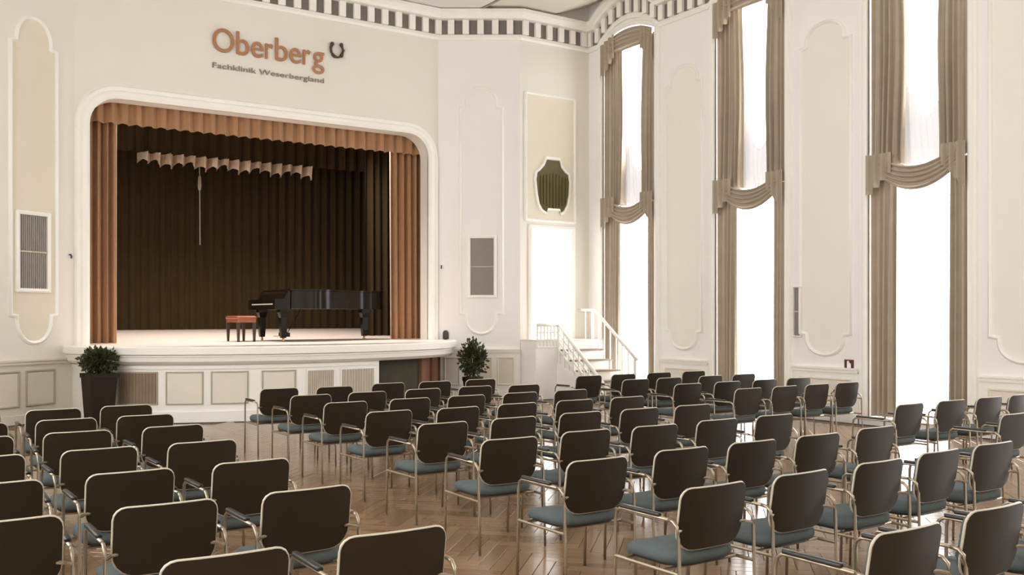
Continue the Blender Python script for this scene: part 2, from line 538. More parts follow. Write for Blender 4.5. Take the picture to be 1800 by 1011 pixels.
w_w = struct(mb.build('wall_window', M_WALLW), 'pale wall of tall arched windows', 'wall')

# ceiling
mb = MB()
mb.hexa([(XL - .3, YB - .3, 7.93), (11.7, YB - .3, 7.93), (11.7, YS + .3, 7.93), (XL - .3, YS + .3, 7.93)], [(XL - .3, YB - .3, 8.7), (11.7, YB - .3, 8.7), (11.7, YS + .3, 8.7), (XL - .3, YS + .3, 8.7)])
mb.hexa([(11.7, YB - .3, 7.93), (XW + .5, YB - .3, 8.5), (XW + .5, YS + .3, 8.5), (11.7, YS + .3, 7.93)], [(11.7, YB - .3, 8.7), (XW + .5, YB - .3, 8.7), (XW + .5, YS + .3, 8.7), (11.7, YS + .3, 8.7)])
ceil = struct(mb.build('ceiling', M_CEIL), 'beige plaster ceiling', 'ceiling')
mb = MB(); mb.prism([(2.1, -4.0), (10.16, -4.0), (10.16, 16.75), (9.5, YS - 0.02), (2.78, YS - 0.02), (2.1, 16.75)], lambda p: (p[0], p[1], 7.90), lambda p: (p[0], p[1], 7.94))
mb.build('ceiling_field', M_CEILF, ceil)
mb = MB()
path = [(10.20, -4.0, 7.885), (10.20, 16.72, 7.885), (9.60, YS - 0.10, 7.885), (2.70, YS - 0.10, 7.885), (2.08, 16.72, 7.885), (2.08, -4.0, 7.885)]
for p, q in zip(path, path[1:]):
    e = (Vector(q) - Vector(p)).normalized(); nn = Vector((e.y, -e.x, 0)) * 0.022
    P, Q = Vector(p), Vector(q)
    mb.hexa([P + nn, Q + nn, Q - nn, P - nn], [v + Vector((0, 0, 0.05)) for v in (P + nn, Q + nn, Q - nn, P - nn)])
mb.build('ceiling_bead', M_LINE, ceil)

# cornice with dentil blocks
ZC = 7.31
def cornice_path():
    pts = [(-0.2, YF, ZC), (SP_L0[0], YF, ZC), (SP_L1[0], YS, ZC), (SP_R0[0], YS, ZC), (SP_R1[0], YF, ZC), (XW, YF, ZC)]
    for a, b in WINS:
        A, B = a - 0.14, b + 0.14
        for k in range(13):
            s = A + (B - A) * k / 12
            pts.append((XW, YF - s, arch_z(s, A, B, ZC, 0.40)))
    pts.append((XW, YB + 0.2, ZC))
    return pts
CP = cornice_path(); CM = miters(CP)
prof = [(-0.02, 0.0), (0.05, 0.0), (0.07, 0.04), (0.05, 0.10), (0.025, 0.11), (0.025, 0.40), (0.17, 0.41), (0.19, 0.46), (0.27, 0.50), (0.27, 0.57), (-0.02, 0.60)]
cor = struct(sweep(CP, prof, CM).build('trim_2', M_WHITE), 'white cornice with a row of dentil blocks under the ceiling', 'cornice')
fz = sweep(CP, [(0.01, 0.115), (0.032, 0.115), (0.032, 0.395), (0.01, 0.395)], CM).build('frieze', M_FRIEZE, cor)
dm = MB().box(-0.065, 0.065, -0.035, 0.035, 0, 0.285).mesh('dentil', M_WHITE)
acc = 0.12; nd = 0
for k in range(len(CP) - 1):
    p, q = Vector(CP[k]), Vector(CP[k + 1]); L = (q - p).length
    if L < 1e-5: continue
    e = (q - p).normalized(); h = Vector((e.x, e.y, 0)).normalized(); nn = Vector((h.y, -h.x, 0))
    step = 0.30 if k < 5 else 0.27
    while acc < L:
        c = p + e * acc + nn * 0.055
        if c.y > 6.0:
            o = obj('dentil', dm, cor); o.location = (c.x, c.y, c.z + 0.112); o.rotation_euler.z = math.atan2(h.y, h.x); nd += 1
        acc += step
    acc -= L

# shaped wall panels
for i in range(NWIN - 1):
    a = WINS[i][1] + 0.28; b = WINS[i + 1][0] - 0.28
    shaped_panel(WW, cartouche_panel(a, b, 1.02, 6.45, 0.30), w_w, M_FIELDW)
s0, s1 = WR.su(806), WR.su(886)
shaped_panel(WR, cartouche_panel(s0, s1, 1.28, 6.38, 0.38), w_r, M_WALLW)
s0, s1 = WL.su(14), WL.su(102)
shaped_panel(WL, cartouche_panel(s0, s1, 1.22, 6.40, 0.40), w_l, M_FIELD)
mbp = MB(); mould(mbp, WD, rrect(WD.su(921), WD.su(1012), 3.62, 6.30, 0.05, 3), MOULD); mbp.build('panel_moulding', M_WHITE, w_d)
mbp = MB(); wbox(mbp, WD, WD.su(924), WD.su(1009), 3.66, 6.26, -0.02, 0.006); mbp.build('panel_field', M_FIELD, w_d)

# wainscot rails and panels
def wain(name, f, s0, s1, zr, label, seg, h0=0.16, sk=0.14):
    mb = MB(); wbox(mb, f, s0, s1, 0, zr - 0.06, 0, 0.02)
    wbox(mb, f, s0, s1, zr - 0.08, zr - 0.03, 0, 0.05); wbox(mb, f, s0, s1, zr - 0.03, zr, 0, 0.075); wbox(mb, f, s0, s1, 0, sk, 0, 0.035)
    t = struct(mb.build(name, M_WAIN if f is WL or f is WDL else M_WHITE), label, 'wainscot')
    for a, b in seg:
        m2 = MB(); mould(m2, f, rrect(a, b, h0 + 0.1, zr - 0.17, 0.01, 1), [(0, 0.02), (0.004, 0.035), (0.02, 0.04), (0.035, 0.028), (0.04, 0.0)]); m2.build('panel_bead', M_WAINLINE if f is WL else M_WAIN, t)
        m3 = MB(); wbox(m3, f, a + .03, b - .03, h0 + .13, zr - .2, 0.0, 0.024); m3.build('panel_field', M_WAIN, t)
    return t
tw = wain('baseboard_left', WL, 0.02, WL.len - 0.02, 1.0, 'cream panelled wainscot behind the taller planter', [(0.0 + 0.06, 0.62), (0.72, 1.28)])
wain('baseboard_right', WR, 0.02, WR.len - 0.02, 1.01, 'pale panelled wainscot beside the stage behind the smaller planter', [(0.12, 0.45), (0.55, 1.1), (1.2, 1.55)])
for i in range(NWIN - 1):
    a = WINS[i][1] + 0.17; b = WINS[i + 1][0] - 0.17
    wain('baseboard_window', WW, a, b, 0.86, 'white panelled wainscot of the pier between windows %s and %s from the stairs' % (('one', 'two', 'three', 'four', 'five', 'six')[i], ('one', 'two', 'three', 'four', 'five', 'six')[i + 1]), [(a + 0.12, b - 0.12)])

# ------------------------------------------------------------------ windows and their drapery
ORD = ['first', 'second', 'third', 'fourth', 'fifth', 'sixth']
def window(i):
    a, b = WINS[i]
    root = struct(empty('window_%d' % (i + 1), WW.pt((a + b) / 2, 0, 0)), 'tall arched window, %s from the stairs' % ORD[i], 'window')
    def bl(mb, name, m, sm=False):
        o = mb.build(name, m, root, sm)
        o.matrix_parent_inverse = root.matrix_world.inverted()
        o.location = (0, 0, 0)
        mv = Vector(root.location)
        for v in o.data.vertices: v.co -= mv
        o.matrix_parent_inverse.identity()
        return o
    n = 12
    top = [(a + (b - a) * k / n, arch_z(a + (b - a) * k / n, a, b, ZSPR, RISE)) for k in range(n + 1)]
    path = [(b, ZSILL)] + list(reversed(top)) + [(a, ZSILL)]
    mb = MB(); mould(mb, WW, path, [(0.0, -0.02), (0.0, 0.035), (-0.03, 0.05), (-0.07, 0.05), (-0.09, 0.03), (-0.13, 0.03), (-0.15, 0.0)], closed=False)
    bl(mb, 'architrave', M_WHITE)
    mb = MB(); mould(mb, WW, path, [(0.0, -0.36), (0.06, -0.36), (0.06, -0.42), (0.0, -0.42)], closed=False)
    wbox(mb, WW, a, b, ZSILL, ZSILL + 0.08, -0.42, -0.36)
    bl(mb, 'window_frame', M_WHITE)
    mb = MB(); wbox(mb, WW, a, b, 3.80, 3.95, -0.43, -0.34); bl(mb, 'transom', M_WHITE)
    mb = MB(); mb.prism([(a + .03, ZSILL + .04), (b - .03, ZSILL + .04)] + [(min(max(s, a + .03), b - .03), z - .03) for s, z in reversed(top)], lambda p: WW.pt(p[0], p[1], -0.387), lambda p: WW.pt(p[0], p[1], -0.393))
    bl(mb, 'pane', M_GLASS)
    mb = MB(); wbox(mb, WW, a, b, ZSILL, ZSILL + 0.02, -0.36, 0.03); bl(mb, 'window_sill', M_WHITE)
for i in range(NWIN): window(i)

def drape(s_out, s_in, z0, z1, seed, d=-0.14, amp=0.06, folds=4, pinch=0.0, ztop=None, edge=0.085):
    """pleated hanging sheet from s_out (jamb) to s_in (towards the pane)"""
    rnd = random.Random(seed); ph = rnd.uniform(0, 6); ph2 = rnd.uniform(0, 6)
    mb = MB()
    def fn(u, v):
        z = z0 + ((z1 if ztop is None else ztop(u)) - z0) * v
        wdt = (s_in - s_out) * (1 - pinch * math.sin(math.pi * min(1, max(0, v))) ** 2)
        uu = u + 0.03 * math.sin(2.1 * v + ph2) * math.sin(math.pi * u)
        a = amp * (0.55 + 0.45 * (1 - v)) * (1 + 0.3 * math.sin(5 * u + ph2))
        dd = d + edge * math.exp(-u / 0.10) + a * (1 - 0.8 * math.exp(-u / 0.08)) * math.sin(2 * math.pi * folds * u + ph + 0.5 * math.sin(1.7 * v + ph)) + 0.3 * a * math.sin(4.7 * math.pi * folds * u + ph2)
        return WW.pt(s_out + wdt * uu, z, dd)
    mb.grid(fn, folds * 12, 14)
    return mb
def swag(a, b, zt, sag, tail_o, seed, arch=None, dd=0.02):
    """gathered swag between two folded tails"""
    parts = {}
    rnd = random.Random(seed)
    ca, cb = a + 0.30, b - 0.26
    mb = MB()
    def fn(u, v):
        s = ca - 0.10 + (cb - ca + 0.20) * u
        t = 2 * u - 1
        bow = 1 - t * t
        top = zt if arch is None else arch(s)
        sg0 = 0.20 * bow if arch is None else 0.0
        z = top - sg0 - (sag * bow + 0.30 * (1 - bow)) * v * (1 if arch is None else 1) + (0.0 if arch is None else 0.0)
        d = dd + 0.03 * math.sin(math.pi * v) + 0.034 * math.sin(2 * math.pi * 5 * v + 0.8 * t) * (0.35 + 0.65 * bow)
        return WW.pt(s, z, d)
    mb.grid(fn, 24, 44); parts['swag_folds'] = mb
    for k, (o_, i_) in enumerate(((a, a + 0.44), (b, b - 0.40))):
        m = MB()
        def tf(u, v):
            s = o_ + (i_ - o_) * u
            top = zt + 0.04 if arch is None else arch(s)
            st = math.floor(u * 4) / 4 + 0.25 * min(1.0, 4 * (u * 4 - math.floor(u * 4)))
            ln = tail_o * (1 - 0.55 * min(1, st)) + (0.0 if arch is None else (top - (arch(o_)) ))
            return WW.pt(s, top - ln * v, dd + 0.045 + 0.03 * math.sin(2 * math.pi * 3.5 * u + k))
        m.grid(tf, 40, 8); parts.setdefault('tail', []).append(m)
    return parts
CURT = []
def put(mb, name, label, cat, group, m, kids=()):
    """a thing whose origin stands at its own lowest centre"""
    o = mb.build(name, m, None, True)
    lo = Vector((sum(v.co.x for v in o.data.vertices), sum(v.co.y for v in o.data.vertices), 0)) / len(o.data.vertices)
    lo.z = min(v.co.z for v in o.data.vertices)
    for v in o.data.vertices: v.co -= lo
    o.location = lo
    return tag(o, label, cat, group)
for i in range(4):
    a, b = WINS[i]
    arch = lambda s, a=a, b=b: arch_z(s, a, b, ZSPR, RISE) - 0.02
    W_ = 'the %s window from the stairs' % ORD[i]
    put(drape(a + 0.01, a + 0.43, 0.135, 3.965, 11 + i, folds=4), 'lower_curtain', 'taupe floor-length curtain at the stair-side jamb of ' + W_, 'curtain', 'lower window curtains', M_TAUPE)
    put(drape(b - 0.01, b - 0.36, 0.135, 3.965, 31 + i, folds=4), 'lower_curtain', 'taupe floor-length curtain at the far-from-stairs jamb of ' + W_, 'curtain', 'lower window curtains', M_TAUPE)
    put(drape(a + 0.01, a + 0.52, 3.98, 7.33, 51 + i, folds=5, pinch=-0.08), 'upper_curtain', 'taupe hanging curtain above the swag, stair-side jamb of ' + W_, 'curtain', 'upper window curtains', M_TAUPE)
    put(drape(b - 0.01, b - 0.48, 3.98, 7.33, 71 + i, folds=5, pinch=-0.08), 'upper_curtain', 'taupe hanging curtain above the swag, far-from-stairs jamb of ' + W_, 'curtain', 'upper window curtains', M_TAUPE)
    put(drape(a + 0.2, b - 0.2, 3.98, 5.15, 91 + i, d=-0.305, amp=0.018, folds=12, edge=0.0, ztop=lambda u: 4.65 + 1.5 * abs(2 * u - 1) ** 1.6), 'sheer_curtain', 'sheer white half curtain behind the drapes of ' + W_, 'curtain', 'sheer half curtains', M_SHEER)
    for nm, lab, P in (('swag', 'taupe draped swag with zigzag tails half-way up ', swag(a, b, 4.10, 0.36, 0.70, 5 + i)), ('top_valance', 'taupe draped valance with tails at the arched head of ', swag(a, b, 7.4, 0.42, 0.72, 9 + i, arch=arch))):
        root = empty(nm, WW.pt((a + b) / 2, 3.4 if nm == 'swag' else 6.6, 0))
        tag(root, lab + W_, 'swag', 'window swags')
        off = Vector(root.location)
        for k, ms in P.items():
            for m in (ms if isinstance(ms, list) else [ms]):
                o = m.build(k, M_TAUPE, root, True)
                for v in o.data.vertices: v.co -= off

# ------------------------------------------------------------------ stage
def ell_path(off, z, n=64):
    return [ell(math.pi * k / n, off) + (z,) for k in range(n + 1)]
def build_stage():
    root = struct(empty('stage', (XC, YS, 0)), 'white curved stage with panelled front and moulded lip', 'stage')
    o0 = Vector(root.location)
    def part(mb, name, m, parent=root, ang=None):
        o = mb.build(name, m, parent)
        for v in o.data.vertices: v.co -= o0
        if ang: smooth_by_angle(o, ang)
        return o
    N = 72
    # deck: apron half ellipse + deep stage floor
    top = [ell(math.pi * k / N, 0.03) for k in range(N + 1)]
    mb = MB(); mb.prism(top, lambda p: (p[0], p[1], ZST - 0.06), lambda p: (p[0], p[1], ZST))
    mb.box(1.3, 11.0, YS, 18.75, ZST - 0.08, ZST)
    mb.hexa([(1.3, 18.75, ZST - .08), (11.0, 18.75, ZST - .08), (11.0, 22.6, ZST - .08), (1.3, 22.6, ZST - .08)], [(1.3, 18.75, ZST), (11.0, 18.75, ZST), (11.0, 22.6, ZST + .18), (1.3, 22.6, ZST + .18)])
    part(mb, 'stage_floor', M_STAGEF)
    # lip: stepped moulding
    prof = [(0.06, ZST + 0.002), (0.015, ZST + 0.002), (0.0, ZST - 0.02), (0.0, ZST - 0.12), (0.035, ZST - 0.14), (0.035, ZST - 0.16), (0.05, ZST - 0.165), (0.06, ZST - 0.235), (0.10, ZST - 0.27), (0.12, ZST - 0.285), (0.16, ZST - 0.285), (0.16, ZST - 0.2), (0.3, ZST - 0.05)]
    mb = MB(); mb.rings([[ell(math.pi * k / N, o_) + (z,) for o_, z in prof] for k in range(N + 1)], close=True)
    part(mb, 'stage_lip', M_WHITE, ang=30)
    # skirt: from the left wall to the dark recess
    def t_for_u(u, off):
        best = None
        for k in range(2001):
            t = math.pi * k / 2000; x, y = ell(t, off)
            uu = project(x, y, 0.5)[0]
            if best is None or abs(uu - u) < best[0]: best = (abs(uu - u), t)
        return best[1]
    OS = 0.17
    tend = t_for_u(664, OS)
    def band(t0, t1, o_out, o_in, z0, z1, n=12):
        m = MB(); m.rings([[ell(t0 + (t1 - t0) * k / n, o_out) + (z0,), ell(t0 + (t1 - t0) * k / n, o_out) + (z1,), ell(t0 + (t1 - t0) * k / n, o_in) + (z1,), ell(t0 + (t1 - t0) * k / n, o_in) + (z0,)] for k in range(n + 1)], close=True); return m
    part(band(0.0, tend, OS, OS + 0.04, 0.0, 0.93, 50), 'skirt', M_WHITE)
    part(band(0.0, tend, OS - 0.03, OS + 0.01, 0.0, 0.17, 50), 'plinth', M_WHITE)
    part(band(0.0, tend, OS - 0.02, OS + 0.01, 0.84, 0.90, 50), 'frieze_band', M_WHITE)
    ZP0, ZP1 = 0.28, 0.80
    for u0, u1, kind in ((208, 278, 'g'), (292, 358, 'p'), (371, 437, 'p'), (460, 520, 'p'), (538, 588, 'l'), (598, 658, 'l')):
        t0, t1 = t_for_u(u0, OS), t_for_u(u1, OS)
        fm = M_GRILLE if kind == 'g' else (M_PALEG if kind == 'l' else M_WAIN)
        pn = part(band(t0, t1, OS - 0.006, OS + 0.01, ZP0, ZP1), 'grille_panel' if kind != 'p' else 'skirt_panel', fm)
        ft = 0.022 / 3.4
        m = MB()
        for (ta, tb, za, zb) in ((t0, t1, ZP1 - .02, ZP1), (t0, t1, ZP0, ZP0 + .02), (t0, t0 + ft, ZP0, ZP1), (t1 - ft, t1, ZP0, ZP1)):
            q = band(ta, tb, OS - 0.018, OS + 0.0, za, zb); m.add(q.v, q.f)
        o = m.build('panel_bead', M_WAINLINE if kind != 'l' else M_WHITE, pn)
        for v in o.data.vertices: v.co -= o0
        if kind != 'p':
            nb = 12
            for k in range(nb):
                ta = t0 + ft + (t1 - t0 - 2 * ft) * (k + 0.25) / nb; tb = ta + (t1 - t0) * 0.45 / nb
                q = band(ta, tb, OS - 0.016, OS, ZP0 + .02, ZP1 - .02, 1)
                o = q.build('slat', fm, pn)
                for v in o.data.vertices: v.co -= o0
    # dark recess with reddish doors
    part(band(tend, math.pi, OS + 0.22, OS + 0.26, 0.0, 0.95, 30), 'recess_back', M_RECESS)
    part(band(tend - 0.004, tend + 0.006, OS - 0.005, OS + 0.26, 0.0, 0.93, 2), 'recess_jamb', M_WHITE)
    for u0, u1 in ((738, 752), (756, 766), (769, 782)):
        part(band(t_for_u(u0, OS + .2), t_for_u(u1, OS + .2), OS + 0.16, OS + 0.22, 0.0, 0.94, 4), 'recess_door', M_RWOOD)
    return t_for_u
t_for_u = build_stage()
# stage house (dark box behind the opening)
mb = MB()
mb.box(1.0, 1.3, YS + .32, 22.9, 0, 8.0); mb.box(11.0, 11.3, 19.3, 22.9, 0, 8.0); mb.box(1.0, 11.3, 22.6, 22.9, 0, 8.0); mb.box(1.0, 11.3, YS + .32, 22.9, 8.0, 8.3)
mb.box(10.55, 11.0, YS - 0.3, 19.4, 0, 8.0)
struct(mb.build('wall_stage_house', M_DARKC), 'dark walls inside the stage opening', 'wall')

def stage_drape(x0, x1, y, z0, z1, folds, amp, seed, zb=None):
    rnd = random.Random(seed); ph = rnd.uniform(0, 6)
    mb = MB()
    def fn(u, v):
        zt = z1; zl = z0 if zb is None else z0 + zb(u)
        return (x0 + (x1 - x0) * u, y + amp * math.sin(2 * math.pi * folds * u + ph + 0.4 * math.sin(2 * v + ph)) + 0.35 * amp * math.sin(5.3 * math.pi * folds * u + ph), zl + (zt - zl) * v)
    mb.grid(fn, max(24, int(folds * 10)), 8)
    return mb
put(stage_drape(2.85, 3.50, 17.66, ZST + 0.01, 5.6, 5, 0.075, 1), 'stage_curtain', 'tan velvet curtain gathered at the stage side of the taller planter', 'curtain', 'tan stage curtains', M_TAN)
put(stage_drape(8.74, 9.50, 17.66, ZST + 0.01, 5.6, 5, 0.075, 2), 'stage_curtain', 'tan velvet curtain gathered at the stage side near the piano tail', 'curtain', 'tan stage curtains', M_TAN)
put(stage_drape(2.85, 9.44, 17.50, 4.99, 5.6, 31, 0.045, 3, zb=lambda u: 0.012 * math.sin(31 * 2 * math.pi * u)), 'stage_valance', 'tan pleated valance across the top of the stage opening', 'valance', None, M_TAN)
put(stage_drape(1.35, 10.95, 22.35, ZST + 0.17, 7.6, 44, 0.04, 4), 'backdrop_curtain', 'dark brown velvet backdrop curtain at the rear of the stage', 'curtain', None, M_DARKC)
put(stage_drape(9.05, 10.5, 19.6, ZST + 0.05, 7.0, 8, 0.07, 6), 'wing_curtain', 'dark brown wing curtain behind the piano tail', 'curtain', None, M_DARKC)
put(stage_drape(2.0, 10.4, 20.6, 5.05, 7.6, 34, 0.05, 7), 'border_curtain', 'dark brown border curtain hanging above the backdrop', 'curtain', None, M_DARKC)
put(stage_drape(4.45, 8.2, 20.4, 4.80, 5.02, 16, 0.14, 8, zb=lambda u: 0.04 * math.sin(31 * u) + 0.05 * math.sin(16 * 2 * math.pi * u)), 'gauze_border', 'rose gathered gauze border, coloured pale as if stage-lit, high above the stage floor', 'border', None, M_BORDER)
mb = MB(); mb.tube([(6.15, 22.15, 7.0), (6.15, 22.15, 5.0), (6.16, 22.15, 3.3)], 0.012, 6)
rope = mb.build('pull_rope', M_RIM); tag(rope, 'pale pull rope hanging before the dark backdrop', 'rope')
mb = MB(); mb.lathe([(0.012, 0.35), (0.035, 0.30), (0.045, 0.1), (0.03, 0.0)], (6.15, 22.15, 4.55), 10); mb.build('sleeve', M_RIM, rope, True)

for k, x in enumerate((4.0, 6.1, 8.2)):  # spots added out of sight to brighten stage floor and gauze
    sp = tag(empty('stage_fill_spot', (x, 18.3, 6.55)), 'added unseen spotlight brightening the stage floor, behind the valance %s' % ('nearest the taller planter', 'above the piano bench', 'above the piano tail')[k], 'spotlight', 'added stage fill lights')
    MB().lathe([(0.07, 0.30), (0.10, 0.28), (0.11, 0.05), (0.13, 0.0), (0.11, 0.02)], (0, 0, 0), 14).build('housing', M_DARKG, sp, True)
    MB().tube([(0, 0, 0.28), (0, 0, 1.45)], 0.02, 8).build('hanger', M_DARKG, sp)
    ld = bpy.data.lights.new('stage_fill_lamp', 'SPOT'); ld.energy = 400; ld.spot_size = R(110); ld.spot_blend = 0.8; ld.color = (1.0, 0.88, 0.78); ld.shadow_soft_size = 0.1
    lo_ = bpy.data.objects.new('lamp', ld); COL.objects.link(lo_); lo_.parent = sp; lo_.location = (0, 0, -0.02)

# ------------------------------------------------------------------ grand piano and bench
def piano():
    X0, Y0, L, Wd = 6.12, 17.12, 2.66, 1.5
    root = tag(empty('grand_piano', (X0, Y0, ZST)), 'black polished grand piano with closed lid on the stage', 'piano')
    def plan(n=10, grow=0.0, xs=0.0):
        P = [(xs, 0.0 - grow), (0.75, -grow)]
        for k in range(1, 13):
            t = k / 12
            P.append((0.75 + (L - 0.42 - 0.75) * t, -grow + 0.62 * (t * t * (3 - 2 * t))))
        for k in range(1, 12):
            a = R(-90 + 180 * k / 12)
            P.append((L - 0.42 + (0.42 + grow) * math.cos(a), 1.04 + (0.42 + grow) * math.sin(a)))
        P += [(L - 0.42, Wd - 0.04 + grow), (1.2, Wd + grow), (xs, Wd + grow)]
        return P
    mb = MB(); mb.prism(plan(xs=0.30), lambda p: (p[0], p[1], 0.62), lambda p: (p[0], p[1], 0.955)); smooth_by_angle(mb.build('case', M_BLACK, root), 30)
    mb = MB(); mb.prism(plan(grow=0.012, xs=0.30), lambda p: (p[0], p[1], 0.96), lambda p: (p[0], p[1], 0.985)); smooth_by_angle(mb.build('lid', M_BLACK, root), 30)
    mb = MB(); mb.box(0.0, 0.32, 0.0, Wd, 0.60, 0.69); mb.build('key_bed', M_BLACK, root)
    for y0 in (0.0, Wd - 0.11):
        mb = MB(); mb.prism([(0.0, 0.69), (0.0, 0.78), (0.03, 0.80), (0.18, 0.80), (0.26, 0.955), (0.32, 0.955), (0.32, 0.69)], lambda p: (p[0], y0, p[1]), lambda p: (p[0], y0 + 0.11, p[1])); mb.build('cheek', M_BLACK, root)
    mb = MB(); mb.prism([(0.20, 0.69), (0.22, 0.90), (0.29, 0.955), (0.30, 0.69)], lambda p: (p[0], 0.11, p[1]), lambda p: (p[0], Wd - 0.11, p[1])); mb.build('fallboard', M_BLACK, root)
    kb = MB(); kb.box(0.03, 0.20, 0.115, Wd - 0.115, 0.69, 0.715); ko = kb.build('white_keys', M_KEYW, root); ko['kind'] = 'stuff'
    bk = MB()
    for k in range(51):
        if k % 7 in (2, 6): continue
        y = 0.125 + k * 0.0245 + 0.0245; bk.box(0.09, 0.20, y - 0.006, y + 0.006, 0.715, 0.728)
    bo = bk.build('black_keys', M_BLACK, root); bo['kind'] = 'stuff'
    for (x, y) in ((0.22, 0.16), (0.22, Wd - 0.16), (L - 0.40, 1.0)):
        mb = MB(); mb.rings([[(x + sx * w_, y + sy * w_, z) for sx, sy in ((-1, -1), (1, -1), (1, 1), (-1, 1))] for w_, z in ((0.045, 0.07), (0.05, 0.12), (0.055, 0.2), (0.06, 0.45), (0.085, 0.55), (0.085, 0.62))])
        lg = mb.build('leg', M_BLACK, root)
        mb = MB(); mb.tube([(x - 0.015, y, 0.035), (x + 0.015, y, 0.035)], 0.035, 12); mb.box(x - 0.012, x + 0.012, y - 0.02, y + 0.02, 0.04, 0.08); mb.build('caster', M_BRASS, lg)
    ly = MB()
    for s_ in (-1, 1): ly.tube([(0.42, 0.75 + s_ * 0.10, 0.62), (0.44, 0.75 + s_ * 0.13, 0.45), (0.46, 0.75 + s_ * 0.07, 0.28), (0.46, 0.75 + s_ * 0.10, 0.15)], 0.018, 8)
    ly.box(0.40, 0.52, 0.60, 0.90, 0.08, 0.16); lo = ly.build('pedal_lyre', M_BLACK, root)
    for s_ in (-1, 0, 1): MB().box(0.27, 0.42, 0.75 + s_ * 0.08 - 0.012, 0.75 + s_ * 0.08 + 0.012, 0.085, 0.098).build('pedal', M_BRASS, lo)
    MB().tube([(0.52, 0.75, 0.15), (0.80, 0.75, 0.62)], 0.009, 6).build('lyre_rod', M_BLACK, lo)
    # bench
    b = tag(empty('piano_bench', (5.75, 17.92, ZST)), 'piano bench with red-brown leather seat and dark legs', 'bench')
    pts = rrect(-0.19, 0.19, -0.36, 0.36, 0.04, 3)
    mb = MB(); mb.rings([[(p[0] * k, p[1] * k, z) for p in pts] for k, z in ((1.0, 0.425), (1.02, 0.45), (0.99, 0.475), (0.85, 0.485))]); mb.build('cushion', M_LEATHER, b, True)
    mb = MB(); mb.prism(rrect(-0.18, 0.18, -0.35, 0.35, 0.02, 2), lambda p: (p[0], p[1], 0.36), lambda p: (p[0], p[1], 0.426)); mb.build('apron', M_LEATHER, b)
    for sx in (-1, 1):
        for sy in (-1, 1):
            MB().rings([[(sx * 0.15 + ax * w_, sy * 0.31 + ay * w_, z) for ax, ay in ((-1, -1), (1, -1), (1, 1), (-1, 1))] for w_, z in ((0.018, 0.0), (0.022, 0.1), (0.03, 0.36))]).build('leg', M_BENCHW, b)
piano()

# ------------------------------------------------------------------ logo lettering on the stage wall
def text_mesh(body, size, ext, m, name, parent, loc, width=None):
    cu = bpy.data.curves.new(name, 'FONT')
    cu.body = body; cu.size = size; cu.extrude = ext; cu.offset = 0.004 if size > 0.3 else 0.0
    to = bpy.data.objects.new(name, cu)
    COL.objects.link(to)
    bpy.context.view_layer.update()
    dg = bpy.context.evaluated_depsgraph_get()
    me = bpy.data.meshes.new_from_object(to.evaluated_get(dg))
    bpy.data.objects.remove(to)
    x0 = min(v.co.x for v in me.vertices); x1 = max(v.co.x for v in me.vertices)
    k = 1.0 if width is None else width / (x1 - x0)
    for v in me.vertices: v.co.x = (v.co.x - x0) * k
    me.materials.clear(); me.materials.append(m)
    o = obj(name, me, parent)
    o.location = loc; o.rotation_euler = (R(90), 0, 0)
    return o, (x1 - x0) * k
sx0, sx1 = WS.su(373), WS.su(569)
X_T = WS.p.x + sx0
logo = tag(empty('wall_logo', (X_T, YS, 6.40)), 'copper raised lettering with small dark emblem above the stage', 'sign')
cur = 0.0
total = sx1 - sx0
wd = [0.205, 0.125, 0.118, 0.080, 0.125, 0.118, 0.080, 0.125]
gap = (total - sum(wd) * total / 1.12) / 7
for ch, wk in zip('Oberberg', wd):
    wch = wk * total / 1.12
    text_mesh(ch, 0.60, 0.012, M_EMBLEM if ch == 'O' and False else M_COPPER, 'letter', logo, (cur, -0.022, 0.0), wch)
    cur += wch + gap
text_mesh('Fachklinik Weserbergland', 0.135, 0.006, M_GREYL, 'small_lettering', logo, (0.0, -0.016, -0.30), total)
# emblem: open ring of bars with round ends
ex, ez, er = WS.su(591) - sx0, WS.zv(WS.su(591), 88) - 6.40, 0.145
mb = MB(); mb.tube([(ex + er * 0.85 * math.cos(R(a)), -0.03, ez + er * math.sin(R(a))) for a in range(140, 420, 14)], [0.030 if (k // 3) % 2 == 0 else 0.022 for k in range(20)], 8)
mb.build('emblem', M_EMBLEM, logo)
for a in (140, 45, 0, -45, 200, 250):
    rr = 0.042 if a in (140, 45, -45) else 0.03
    MB().lathe([(0.004, -rr), (rr * 0.7, -rr * 0.7), (rr, 0), (rr * 0.7, rr * 0.7), (0.004, rr)], (ex + er * 0.88 * math.cos(R(a)), -0.04, ez + er * math.sin(R(a))), 8).build('emblem_dot', M_EMBLEM, logo, True)

# ------------------------------------------------------------------ wall vents, cartouche, sign, hooks
def vent(f, s0, s1, z0, z1, label, nsl=14, frame=0.06):
    root = tag(empty('wall_vent', f.pt((s0 + s1) / 2, z0, 0)), label, 'vent', 'wall vents')
    off = Vector(root.location)
    def b(mb, n, m, par=root):
        o = mb.build(n, m, par)
        for v in o.data.vertices: v.co -= off
        return o
    mb = MB(); mould(mb, f, [(s0, z0), (s1, z0), (s1, z1), (s0, z1)], [(0.0, 0.0), (0.0, 0.05), (frame * .4, 0.06), (frame, 0.045), (frame, 0.005)]); b(mb, 'vent_frame', M_WHITE)
    mb = MB(); wbox(mb, f, s0 + frame, s1 - frame, z0 + frame, z1 - frame, 0.0, 0.012); b(mb, 'vent_back', M_VENT)
    zm = (z0 + z1) / 2
    mb = MB(); wbox(mb, f, s0 + frame, s1 - frame, zm - 0.012, zm + 0.012, 0.01, 0.035); b(mb, 'cross_bar', M_PALEG)
    for k in range(nsl):
        s = s0 + frame + (s1 - s0 - 2 * frame) * (k + 0.5) / nsl
        mb = MB(); wbox(mb, f, s - 0.006, s + 0.006, z0 + frame, z1 - frame, 0.01, 0.026); b(mb, 'slat', M_VENT)
